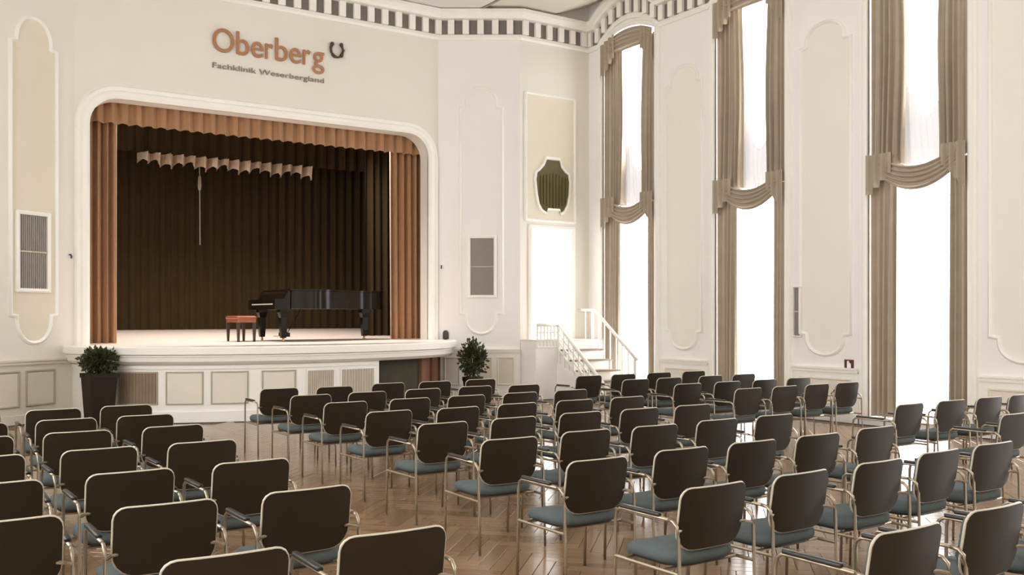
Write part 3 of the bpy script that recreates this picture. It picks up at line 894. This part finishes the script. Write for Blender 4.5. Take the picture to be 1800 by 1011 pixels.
s0, s1 = WR.su(822), WR.su(873); vent(WR, s0, s1, WR.zv(s0, 524), WR.zv(s0, 414), 'grey slatted wall vent in white frame above the smaller planter')
s0, s1 = WL.su(26), WL.su(86); sm = (s0 + s1) / 2; vent(WL, s0, s1, WL.zv(sm, 514), WL.zv(sm, 372), 'grey slatted wall vent in white frame above the cream wainscot')
s0, s1 = WW.su(1396), WW.su(1411); vent(WW, s0, s1, WW.zv(s0, 592), WW.zv(s0, 504), 'narrow grey wall vent beside the second window from the stairs', 4, 0.02)

cpx = [(710, 565), (795, 565), (806, 610), (830, 640), (852, 655), (859, 705), (855, 790), (842, 860), (822, 900), (800, 916), (795, 888), (716, 888), (708, 916), (680, 898), (660, 862), (648, 800), (639, 705), (646, 658), (668, 640), (692, 610)]
cp = []
for px, py in cpx:
    u, v = px / 3.743 + 770, py / 3.743 + 130
    s = WD.su(u); cp.append((s, WD.zv(WD.su(970), v)))
cp.reverse()
def area(p): return sum(p[i - 1][0] * p[i][1] - p[i][0] * p[i - 1][1] for i in range(len(p)))
if area(cp) < 0: cp.reverse()
cx_ = sum(p[0] for p in cp) / len(cp); cz_ = sum(p[1] for p in cp) / len(cp)
root = tag(empty('cartouche_grille', WD.pt(cx_, cz_ - 0.5, 0)), 'olive-bronze shield-shaped grille in plaster frame above the doorway', 'grille')
off = Vector(root.location)
mb = MB(); mb.prism(cp, lambda p: WD.pt(p[0], p[1], 0.0), lambda p: WD.pt(cx_ + (p[0] - cx_) * .97, cz_ + (p[1] - cz_) * .97, 0.03))
def ofs(o):
    for v in o.data.vertices: v.co -= off
    return o
ofs(mb.build('grille_plate', M_OLIVE, root))
fm = [(cx_ + (p[0] - cx_) * 1.09, cz_ + (p[1] - cz_) * 1.07) for p in cp]
mb = MB(); rs = []
for k, d in ((1.10, 0.0), (1.08, 0.04), (1.0, 0.05), (0.97, 0.02)): rs.append([WD.pt(cx_ + (p[0] - cx_) * k, cz_ + (p[1] - cz_) * k, d) for p in cp])
mb.rings(rs, cap0=False, cap1=False); ofs(mb.build('plaster_frame', M_WHITE, root))
for k in range(9):
    s = cx_ - 0.32 + 0.08 * k
    mb = MB(); hh = 0.50 - 0.55 * abs(s - cx_) ** 1.3 
    wbox(mb, WD, s - 0.008, s + 0.008, cz_ - hh * 0.85, cz_ + hh * 0.62, 0.03, 0.045); ofs(mb.build('grille_bar', M_OLIVE, root))

s0, s1 = WW.su(1485), WW.su(1501); zt, zb = WW.zv(s0, 632), WW.zv(s0, 649)
root = tag(empty('fire_sign', WW.pt((s0 + s1) / 2, zb, 0)), 'small maroon square sign with white symbol beside the third window', 'sign'); off = Vector(root.location)
mb = MB(); wbox(mb, WW, s0, s1, zb, zt, 0.0, 0.012); ofs(mb.build('sign_plate', M_MAROON, root))
sm = (s0 + s1) / 2; hw = (s1 - s0)
mb = MB(); mb.prism([(sm - .2 * hw, zb + .15 * (zt - zb)), (sm + .22 * hw, zb + .15 * (zt - zb)), (sm + .22 * hw, zb + .6 * (zt - zb)), (sm + .05 * hw, zb + .68 * (zt - zb)), (sm + .0 * hw, zb + .88 * (zt - zb)), (sm - .2 * hw, zb + .85 * (zt - zb))], lambda p: WW.pt(p[0], p[1], 0.012), lambda p: WW.pt(p[0], p[1], 0.015)); ofs(mb.build('sign_symbol', M_WHITE, root))
for f, u, v, lab in ((WL, 122, 451, 'small dark wall hook on the cream angled wall near stage frame'), (WR, 776, 470, 'small dark wall hook on the pale angled wall near stage frame')):
    s = f.su(u); z = f.zv(s, v)
    mb = MB(); mb.tube([f.pt(s, z + .03, 0.0), f.pt(s, z + .03, 0.03), f.pt(s, z, 0.05), f.pt(s, z - .03, 0.04)], 0.014, 8)
    tag(put(mb, 'wall_hook', lab, 'hook', 'wall hooks', M_DARKG), lab, 'hook', 'wall hooks')
# dark end cap at the lip's wall end
cx0, cy0 = ell(math.pi - 0.035, -0.03)
tag(put(MB().lathe([(0.03, 0.0), (0.06, 0.02), (0.06, 0.14), (0.04, 0.18), (0.01, 0.19)], (cx0 - 0.10, cy0 - 0.02, ZST), 12), 'stage_socket', '', '', None, M_DARKG), 'small dark round socket post at the end of the stage lip', 'socket post')

# ------------------------------------------------------------------ raised doorway, vestibule, stairs
door = struct(empty('door_1', WD.pt((DS0 + DS1) / 2, DZ0, 0)), 'bright open doorway at the head of the stairs', 'doorway'); off = Vector(door.location)
mb = MB(); mould(mb, WD, [(DS1, DZ0), (DS1, DZ1), (DS0, DZ1), (DS0, DZ0)], [(0.012, -0.29), (0.012, 0.03), (-0.04, 0.05), (-0.09, 0.03), (-0.10, 0.0)], closed=False); ofs(mb.build('door_frame', M_WHITE, door))
VY0, VY1, VX0, VX1 = YF + 0.3, YF + 2.5, 11.05, XW + 0.35
mb = MB()
mb.box(VX0 - .05, VX0, VY0, VY1, 0.9, 4.2); mb.box(VX0, VX1, VY0, VY1, 3.9, 4.2); mb.box(VX0, VX1, VY0, VY1, 0.9, ZST)
mb.box(VX1, VX1 + .1, VY0, VY1, 0.9, 1.9); mb.box(VX1, VX1 + .1, VY0, VY1, 3.7, 4.2)
mb.box(VX0, VX0 + 0.5, VY1, VY1 + .1, 0.9, 4.2); mb.box(VX0 + .5, VX1 - .25, VY1, VY1 + .1, 0.9, 1.75); mb.box(VX0 + .5, VX1 - .25, VY1, VY1 + .1, 3.75, 4.2); mb.box(VX1 - .25, VX1 + .1, VY1, VY1 + .1, 0.9, 4.2)
struct(mb.build('wall_vestibule', M_WHITE), 'white side room seen through the open doorway', 'room')
portal(((VX0 + VX1) / 2, VY1 + .15, 2.75), (R(90), 0, R(180)), 1.5, 2.0)
portal((VX1 + .15, (VY0 + VY1) / 2, 2.8), (R(90), 0, R(90)), 2.0, 1.8)
win7 = MB(); win7.box(VX0 + .5, VX1 - .25, VY1 + .03, VY1 + .04, 1.75, 3.75)
o = struct(win7.build('window_7', M_GLASS), 'bright window of the side room beyond the doorway', 'window')
mb = MB(); xm = (VX0 + .5 + VX1 - .25) / 2; mb.box(xm - .03, xm + .03, VY1 + .01, VY1 + .07, 1.75, 3.75); mb.box(VX0 + .5, VX1 - .25, VY1 + .01, VY1 + .07, 2.9, 2.95); mb.build('glazing_bar', M_WHITE, o)

ST_X0, ST_X1, LY = 11.56, 12.52, 15.66
NR = 6; RUN = 0.25; RI = ZST / NR
st = struct(empty('stairs', (ST_X0, LY, 0)), 'white stairs with dark nosings climbing from the hall to the doorway', 'stairs'); off = Vector(st.location)
mb = MB(); mb.box(SP_R1[0] + 0.02, XW - 0.02, LY, YF - 0.005, 0, ZST - 0.03); ofs(mb.build('landing', M_WALLW, st))
mb = MB(); mb.box(SP_R1[0] + 0.02, XW - 0.02, LY - 0.02, YF - 0.005, ZST - 0.03, ZST); ofs(mb.build('landing_floor', M_WAIN, st))
for k in range(1, NR):
    z = ZST - RI * k; y1 = LY - RUN * (k - 1); y0 = y1 - RUN
    mb = MB(); mb.box(ST_X0, ST_X1, y0, y1, 0.0, z - 0.03); ofs(mb.build('riser', M_WHITE, st))
    mb = MB(); mb.box(ST_X0, ST_X1 + 0.02, y0 - 0.03, y1, z - 0.03, z); ofs(mb.build('tread', M_GRILLE, st))
YB0 = LY - RUN * (NR - 1)
# left cheek: white lattice parapet
lat = tag(empty('lattice_balustrade', (ST_X0, LY, 0)), 'white pierced lattice balustrade on the stage side of the stairs', 'balustrade'); off = Vector(lat.location)
def cheek(y):                                        # top line of the cheek
    return min(1.48, 1.48 - (LY - 0.05 - y) * (ZST / (RUN * NR)))
T = 0.05; x0 = ST_X0 - T - 0.005
ya, yb = YB0 - 0.28, LY
def bar(p, q, wz, m=M_WHITE, name='lattice_bar', x=x0, t=T * .6):
    P, Q = Vector(p), Vector(q)
    mb = MB(); mb.tube([(x + T / 2, P.x, P.y), (x + T / 2, Q.x, Q.y)], wz, 6); return ofs(mb.build(name, m, lat))
mb = MB()
pl = [(ya, 0.0), (yb, 0.0), (yb, 0.72), (ya, max(0.10, cheek(ya) - 0.62))]
mb.prism(pl, lambda p: (x0, p[0], p[1]), lambda p: (x0 + T, p[0], p[1])); ofs(mb.build('cheek_wall', M_WALLW, lat))
nb = 9
for k in range(nb + 1):
    y = ya + 0.03 + (yb - ya - 0.06) * k / nb
    lo = max(0.10, cheek(ya) - 0.62) + (0.72 - max(0.10, cheek(ya) - 0.62)) * (y - ya) / (yb - ya) 
    bar((y, lo - 0.01), (y, cheek(y)), 0.018)
for j in range(1, 4):
    d = 0.16 * j
    bar((ya + .02, cheek(ya + .02) - d), (yb - .02, cheek(yb - .02) - d), 0.018)
mb = MB(); mb.tube([(x0 + T / 2, ya - .05, cheek(ya - .05) + .02), (x0 + T / 2, yb, cheek(yb) + .02)], 0.038, 10); ofs(mb.build('handrail', M_WHITE, lat, True))
# landing parapet facing the hall
lx0 = SP_R1[0] + 0.05
for k in range(7):
    x = lx0 + (ST_X0 - lx0 - 0.05) * k / 6
    mb = MB(); mb.tube([(x, LY - .005, 1.03), (x, LY - .005, 1.48)], 0.018, 6); ofs(mb.build('lattice_bar', M_WHITE, lat))
for z in (1.05, 1.20, 1.35):
    mb = MB(); mb.tube([(lx0, LY - .005, z), (ST_X0 - .03, LY - .005, z)], 0.018, 6); ofs(mb.build('lattice_bar', M_WHITE, lat))
mb = MB(); mb.tube([(lx0, LY - .005, 1.50), (ST_X0 - .03, LY - .005, 1.50)], 0.036, 10); ofs(mb.build('handrail', M_WHITE, lat, True))
# right railing with balusters
rl = tag(empty('stair_railing', (ST_X1, LY, 0)), 'white stair railing with slim balusters on the window side', 'railing'); off = Vector(rl.location)
RX = ST_X1 - 0.05
def rtop(y): return 1.80 - max(0, (LY - 0.02 - y)) * (ZST / (RUN * NR)) * 0.95
def step_z(y):
    if y >= LY: return ZST
    k = int((LY - y) / RUN) + 1
    return max(0.0, ZST - RI * k) if k < NR else 0.0
for k in range(8):
    y = LY + 0.06 - 0.19 * k
    mb = MB(); mb.tube([(RX, y, step_z(y)), (RX, y, rtop(y))], 0.016 if k not in (0, 7) else 0.03, 8); ofs(mb.build('baluster', M_WHITE, rl))
mb = MB(); mb.tube([(RX, YF - 0.02, 1.80), (RX, LY, 1.80), (RX, LY - 1.33, rtop(LY - 1.33))], 0.032, 10); ofs(mb.build('handrail', M_WHITE, rl, True))
mb = MB(); mb.tube([(RX, LY + .3, 1.80), (RX, LY + .3, ZST)], 0.016, 8); ofs(mb.build('baluster', M_WHITE, rl))

# ------------------------------------------------------------------ planters
def planter(name, x, y, ph, pw, fz0, fz1, fw, label, seed, square):
    root = tag(empty(name, (x, y, 0)), label, 'planter', 'potted shrubs beside the stage')
    rnd = random.Random(seed)
    n = 4 if square else 20
    def ring(r, z): return [(r * math.cos(2 * math.pi * (k + .5) / n + (R(10) if square else 0)), r * math.sin(2 * math.pi * (k + .5) / n + (R(10) if square else 0)), z) for k in range(n)]
    q = pw / 2 * (1.3 if square else 1.0)
    mb = MB(); mb.rings([ring(q * .74, 0), ring(q * .76, .02), ring(q * .95, ph - .08), ring(q * .95, ph - .07), ring(q * 1.02, ph - .07), ring(q * 1.02, ph), ring(q * .9, ph), ring(q * .88, ph - .06)])
    smooth_by_angle(mb.build('pot', M_POT, root), 45)
    mb = MB(); mb.rings([ring(q * .86, ph - .09), ring(q * .86, ph - .05)]); mb.build('soil', M_SOIL, root)
    st_ = MB()
    for k in range(5):
        a = rnd.uniform(0, 6.28)
        st_.tube([(0.03 * math.cos(a), 0.03 * math.sin(a), ph - .06), (fw * .15 * math.cos(a), fw * .15 * math.sin(a), (fz0 + fz1) / 2), (fw * .22 * math.cos(a), fw * .22 * math.sin(a), fz1 - .08)], 0.008, 5)
    st_.build('stems', M_STEM, root)['kind'] = 'stuff'
    lf = MB(); cz = (fz0 + fz1) / 2; hz = (fz1 - fz0) / 2
    for k in range(1000):
        a = rnd.uniform(0, 6.28); b = math.asin(rnd.uniform(-1, 1)); rr = rnd.uniform(0.3, 1.0) * (1 + 0.12 * math.sin(5 * a + 3 * b))
        c = Vector((fw / 2 * rr * math.cos(a) * math.cos(b), fw / 2 * rr * math.sin(a) * math.cos(b), cz + hz * rr * math.sin(b)))
        d = (Vector((c.x, c.y, (c.z - cz) * 1.0)) + Vector((rnd.uniform(-.1, .1), rnd.uniform(-.1, .1), rnd.uniform(-.1, .14)))).normalized()
        s_ = d.cross(Vector((rnd.uniform(-1, 1), rnd.uniform(-1, 1), 0.4))).normalized()
        L_ = rnd.uniform(.05, .10); w_ = L_ * .32; nn = d.cross(s_) * 0.012
        lf.add([c, c + d * L_ * .5 + s_ * w_ + nn, c + d * L_, c + d * L_ * .5 - s_ * w_ + nn], [(0, 1, 2, 3)])
    o = lf.build('foliage', M_LEAF, root); o['kind'] = 'stuff'
planter('planter', 2.86, 15.80, 0.80, 0.46, 0.78, 1.17, 0.50, 'bushy shrub in a tall dark tapered planter before the stage grille', 3, True)
def floor_pt(u, Z):
    X = (u - CX) / F * Z
    return (X * math.cos(YAW) + Z * math.sin(YAW), -X * math.sin(YAW) + Z * math.cos(YAW))
px, py = floor_pt(831, 18.5)
planter('planter', px, py, 0.50, 0.40, 0.48, 1.20, 0.50, 'upright green shrub in a dark pot before the pale vented wall', 5, False)

# ------------------------------------------------------------------ armchairs
HT = 0.80
def make_chair():
    root = empty('armchair')
    BW, BZ0, BZ1 = 0.235, 0.475, HT
    def half(z):
        rt, rb = 0.055, 0.11
        if z > BZ1 - rt: d = z - (BZ1 - rt); return BW - rt + math.sqrt(max(0, rt * rt - d * d))
        if z < BZ0 + rb: d = (BZ0 + rb) - z; return BW - rb + math.sqrt(max(0, rb * rb - d * d))
        return BW
    def yb(x, z): return -0.235 + 0.30 * x * x * 1.4 - (z - 0.62) * 0.16
    zs = [BZ0 + (0.11) * (1 - math.cos(R(90 * k / 5))) for k in range(6)] + [BZ0 + .16, BZ1 - .1] + [BZ1 - .055 + .055 * math.sin(R(90 * k / 4)) for k in range(5)]
    NXc = 8
    def sheet(off, k=1.0):
        rows = []
        for z in zs:
            h = half(z) * k + 0.0005; zz = (BZ0 + BZ1) / 2 + (z - (BZ0 + BZ1) / 2) * k
            rows.append([(h * (2 * i / NXc - 1), yb(h * (2 * i / NXc - 1), zz) + off, zz) for i in range(NXc + 1)])
        return rows
    def shell(o0, o1, k0=1.0, k1=1.0):
        mb = MB(); A, B = sheet(o0, k0), sheet(o1, k1); n = NXc + 1; m = len(zs)
        vs = [p for r in A for p in r] + [p for r in B for p in r]; fs = []
        for j in range(m - 1):
            for i in range(n - 1):
                a = j * n + i
                fs.append((a, a + 1, a + n + 1, a + n)); fs.append((m * n + a, m * n + a + n, m * n + a + n + 1, m * n + a + 1))
        loop = [i for i in range(n)] + [j * n + n - 1 for j in range(1, m)] + [(m - 1) * n + i for i in range(n - 2, -1, -1)] + [j * n for j in range(m - 2, 0, -1)]
        for q in range(len(loop)):
            a, b = loop[q], loop[(q + 1) % len(loop)]
            fs.append((a, m * n + a, m * n + b, b))
        return mb.add(vs, fs), [vs[i] for i in loop]
    mb, loop = shell(-0.014, 0.002); back = mb.build('backrest', M_SHELL, root); smooth_by_angle(back, 50)
    mb, _ = shell(0.002, 0.032, 0.985, 0.90); smooth_by_angle(mb.build('back_cushion', M_FABRIC, back), 50)
    rim = MB(); rim.tube([(x, y + 0.010, z) for x, y, z in loop], 0.0075, 6, closed=True); rim.build('back_rim', M_RIM, back, True)
    pts = rrect(-0.245, 0.245, -0.21, 0.25, 0.13, 5)
    mb = MB(); mb.rings([[(p[0] * k, 0.02 + (p[1] - .02) * k, z - (0.03 * max(0, p[1] - .12) / .13 if z > .4 else 0)) for p in pts] for k, z in ((0.86, 0.392), (0.97, 0.402), (1.0, 0.425), (0.985, 0.452), (0.90, 0.468), (0.6, 0.472))])
    smooth_by_angle(mb.build('seat', M_FABRIC, root), 60)
    mb = MB(); mb.rings([[(p[0] * k, 0.02 + (p[1] - .02) * k, z) for p in pts] for k, z in ((0.80, 0.380), (0.90, 0.385), (0.90, 0.396))]); mb.build('seat_pan', M_ARM, root)
    r = 0.0095
    for s_ in (-1, 1):
        X = 0.275 * s_
        mb = MB(); mb.tube([(X, -0.285, 0), (X, -0.272, 0.30), (X, -0.262, 0.56), (X, -0.252, 0.615), (X, -0.225, 0.638), (X, -0.19, 0.642)], r, 7); mb.build('leg', M_STEEL, root, True)
        mb = MB(); mb.tube([(X, 0.235, 0), (X, 0.225, 0.40), (X, 0.222, 0.58), (X, 0.212, 0.622), (X, 0.185, 0.641), (X, 0.15, 0.643), (X, -0.19, 0.642)], r, 7); mb.build('leg', M_STEEL, root, True)
        ap = rrect(-0.016, 0.016, -0.13, 0.18, 0.014, 3)
        mb = MB(); mb.rings([[(X + p[0] * k, p[1], z) for p in ap] for k, z in ((0.8, 0.648), (1.0, 0.653), (1.0, 0.661), (0.8, 0.667))]); mb.build('armrest', M_ARM, root, True)
        mb = MB(); mb.tube([(X, -0.258, 0.575), (0.245 * s_, -0.228, 0.582), (0.20 * s_, -0.212, 0.585)], 0.009, 6); mb.build('back_bracket', M_STEEL, root)
    mb = MB(); mb.tube([(-0.275, -0.14, 0.375), (0.275, -0.14, 0.375)], 0.010, 6); mb.tube([(-0.275, 0.15, 0.375), (0.275, 0.15, 0.375)], 0.010, 6)
    for s_ in (-1, 1): mb.tube([(0.275 * s_, -0.268, 0.375), (0.275 * s_, 0.226, 0.375)], 0.010, 6)
    mb.build('seat_frame', M_STEEL, root)
    return root
KS = 1.105
def zfit(v): return (CAMH - HT) * F / (v - HZ)
cols = {
 'b': [(92, 721), (114, 738), (135, 760), (169, 790), (224, 831), (287, 887), (395, 977)],
 'c': [(221, 713.5), (254, 731), (300, 750), (352, 778), (438, 812), (536, 862), (692, 937)],
 'd': [(490, 684), (545, 696), (606, 708), (682, 723), (777, 745), (897, 773), (1050, 811), (1255, 857), (1592, 935)],
 'e': [(588, 682), (645, 690), (721, 701), (804, 718), (902, 735), (1030, 757), (1200, 790), (1409, 834), (1748, 890)],
 'f': [(681, 674), (743, 684), (820, 696), (909, 710), (1021, 725), (1153, 749), (1325, 777), (1547, 812)],
 'g': [(765, 671), (836, 679), (914, 691), (1011, 704), (1125, 719), (1262, 738), (1440, 765), (1652, 791)],
 'h': [(845, 667), (921, 678), (1004, 686), (1103, 699), (1219, 713), (1363, 730), (1541, 750), (1750, 776)],
}
WORDS = ['one', 'two', 'three', 'four', 'five', 'six', 'seven', 'eight', 'nine', 'ten']
seats = []          # (x of backrest top, y, label)
def at_row(u, y):
    return y * math.tan(YAW + math.atan((u - CX) / F))
LAB = 'grey-green padded armchair, %s block, row %s from stage, seat %s from %s aisle'
for k, L in cols.items():
    for i, (u, v) in enumerate(L):
        Z = zfit(v); X = (u - CX) / F * Z
        ym = -X * math.sin(YAW) + Z * math.cos(YAW)
        rows = ([8.95, 8.02, 7.12, 6.13, 5.155, 4.185, 3.185] if k in 'bc' else [10.17, 9.17, 8.20, 7.20, 6.22, 5.21, 4.20, 3.24, 2.17])
        y = 0.5 * ym + 0.5 * rows[i] * KS
        x = at_row(u, y)
        blk = 'planter-side' if k in 'bc' else 'middle'
        seats.append((x + (0.02 if y > 3 else 0.045), y, LAB % (blk, WORDS[i], WORDS[{'c': 0, 'b': 1}.get(k, 'defgh'.find(k))], 'wide')))
        if k == 'b' and i < 6:
            seats.append((x - 0.66, y + 0.0, LAB % (blk, WORDS[i], 'three', 'wide')))
        if k == 'e' and i == 8:
            seats.append((x + 0.72, y + 0.03, LAB % (blk, WORDS[i], 'three', 'wide')))
rows_r = {1: (10.0, [1037, 1097, 1161, 1222]), 2: (9.11, [1120, 1178, 1251, 1310]), 3: (8.18, [1212, 1282, 1347, 1407]), 4: (7.29, [1318, 1382, 1429, 1479]), 5: (5.20, [1602, 1677, 1743, 1795]), 6: (4.21, [1788])}
for rr, (y, us) in rows_r.items():
    lx = -9
    for i, u in enumerate(us):
        yy = y * KS
        lx = max(lx + 0.61, at_row(u, yy))
        seats.append((lx, yy, LAB % ('window-side', WORDS[rr - 1], WORDS[i], 'narrow')))
proto = make_chair()
rnd = random.Random(4)
for i, (x, y, lab) in enumerate(seats):
    c = proto if i == 0 else copy_tree(proto)
    rz = rnd.uniform(-0.035, 0.035)
    c.location = (x, y + 0.264, 0)
    c.rotation_euler.z = rz
    tag(c, lab, 'chair', 'armchairs set out in rows')
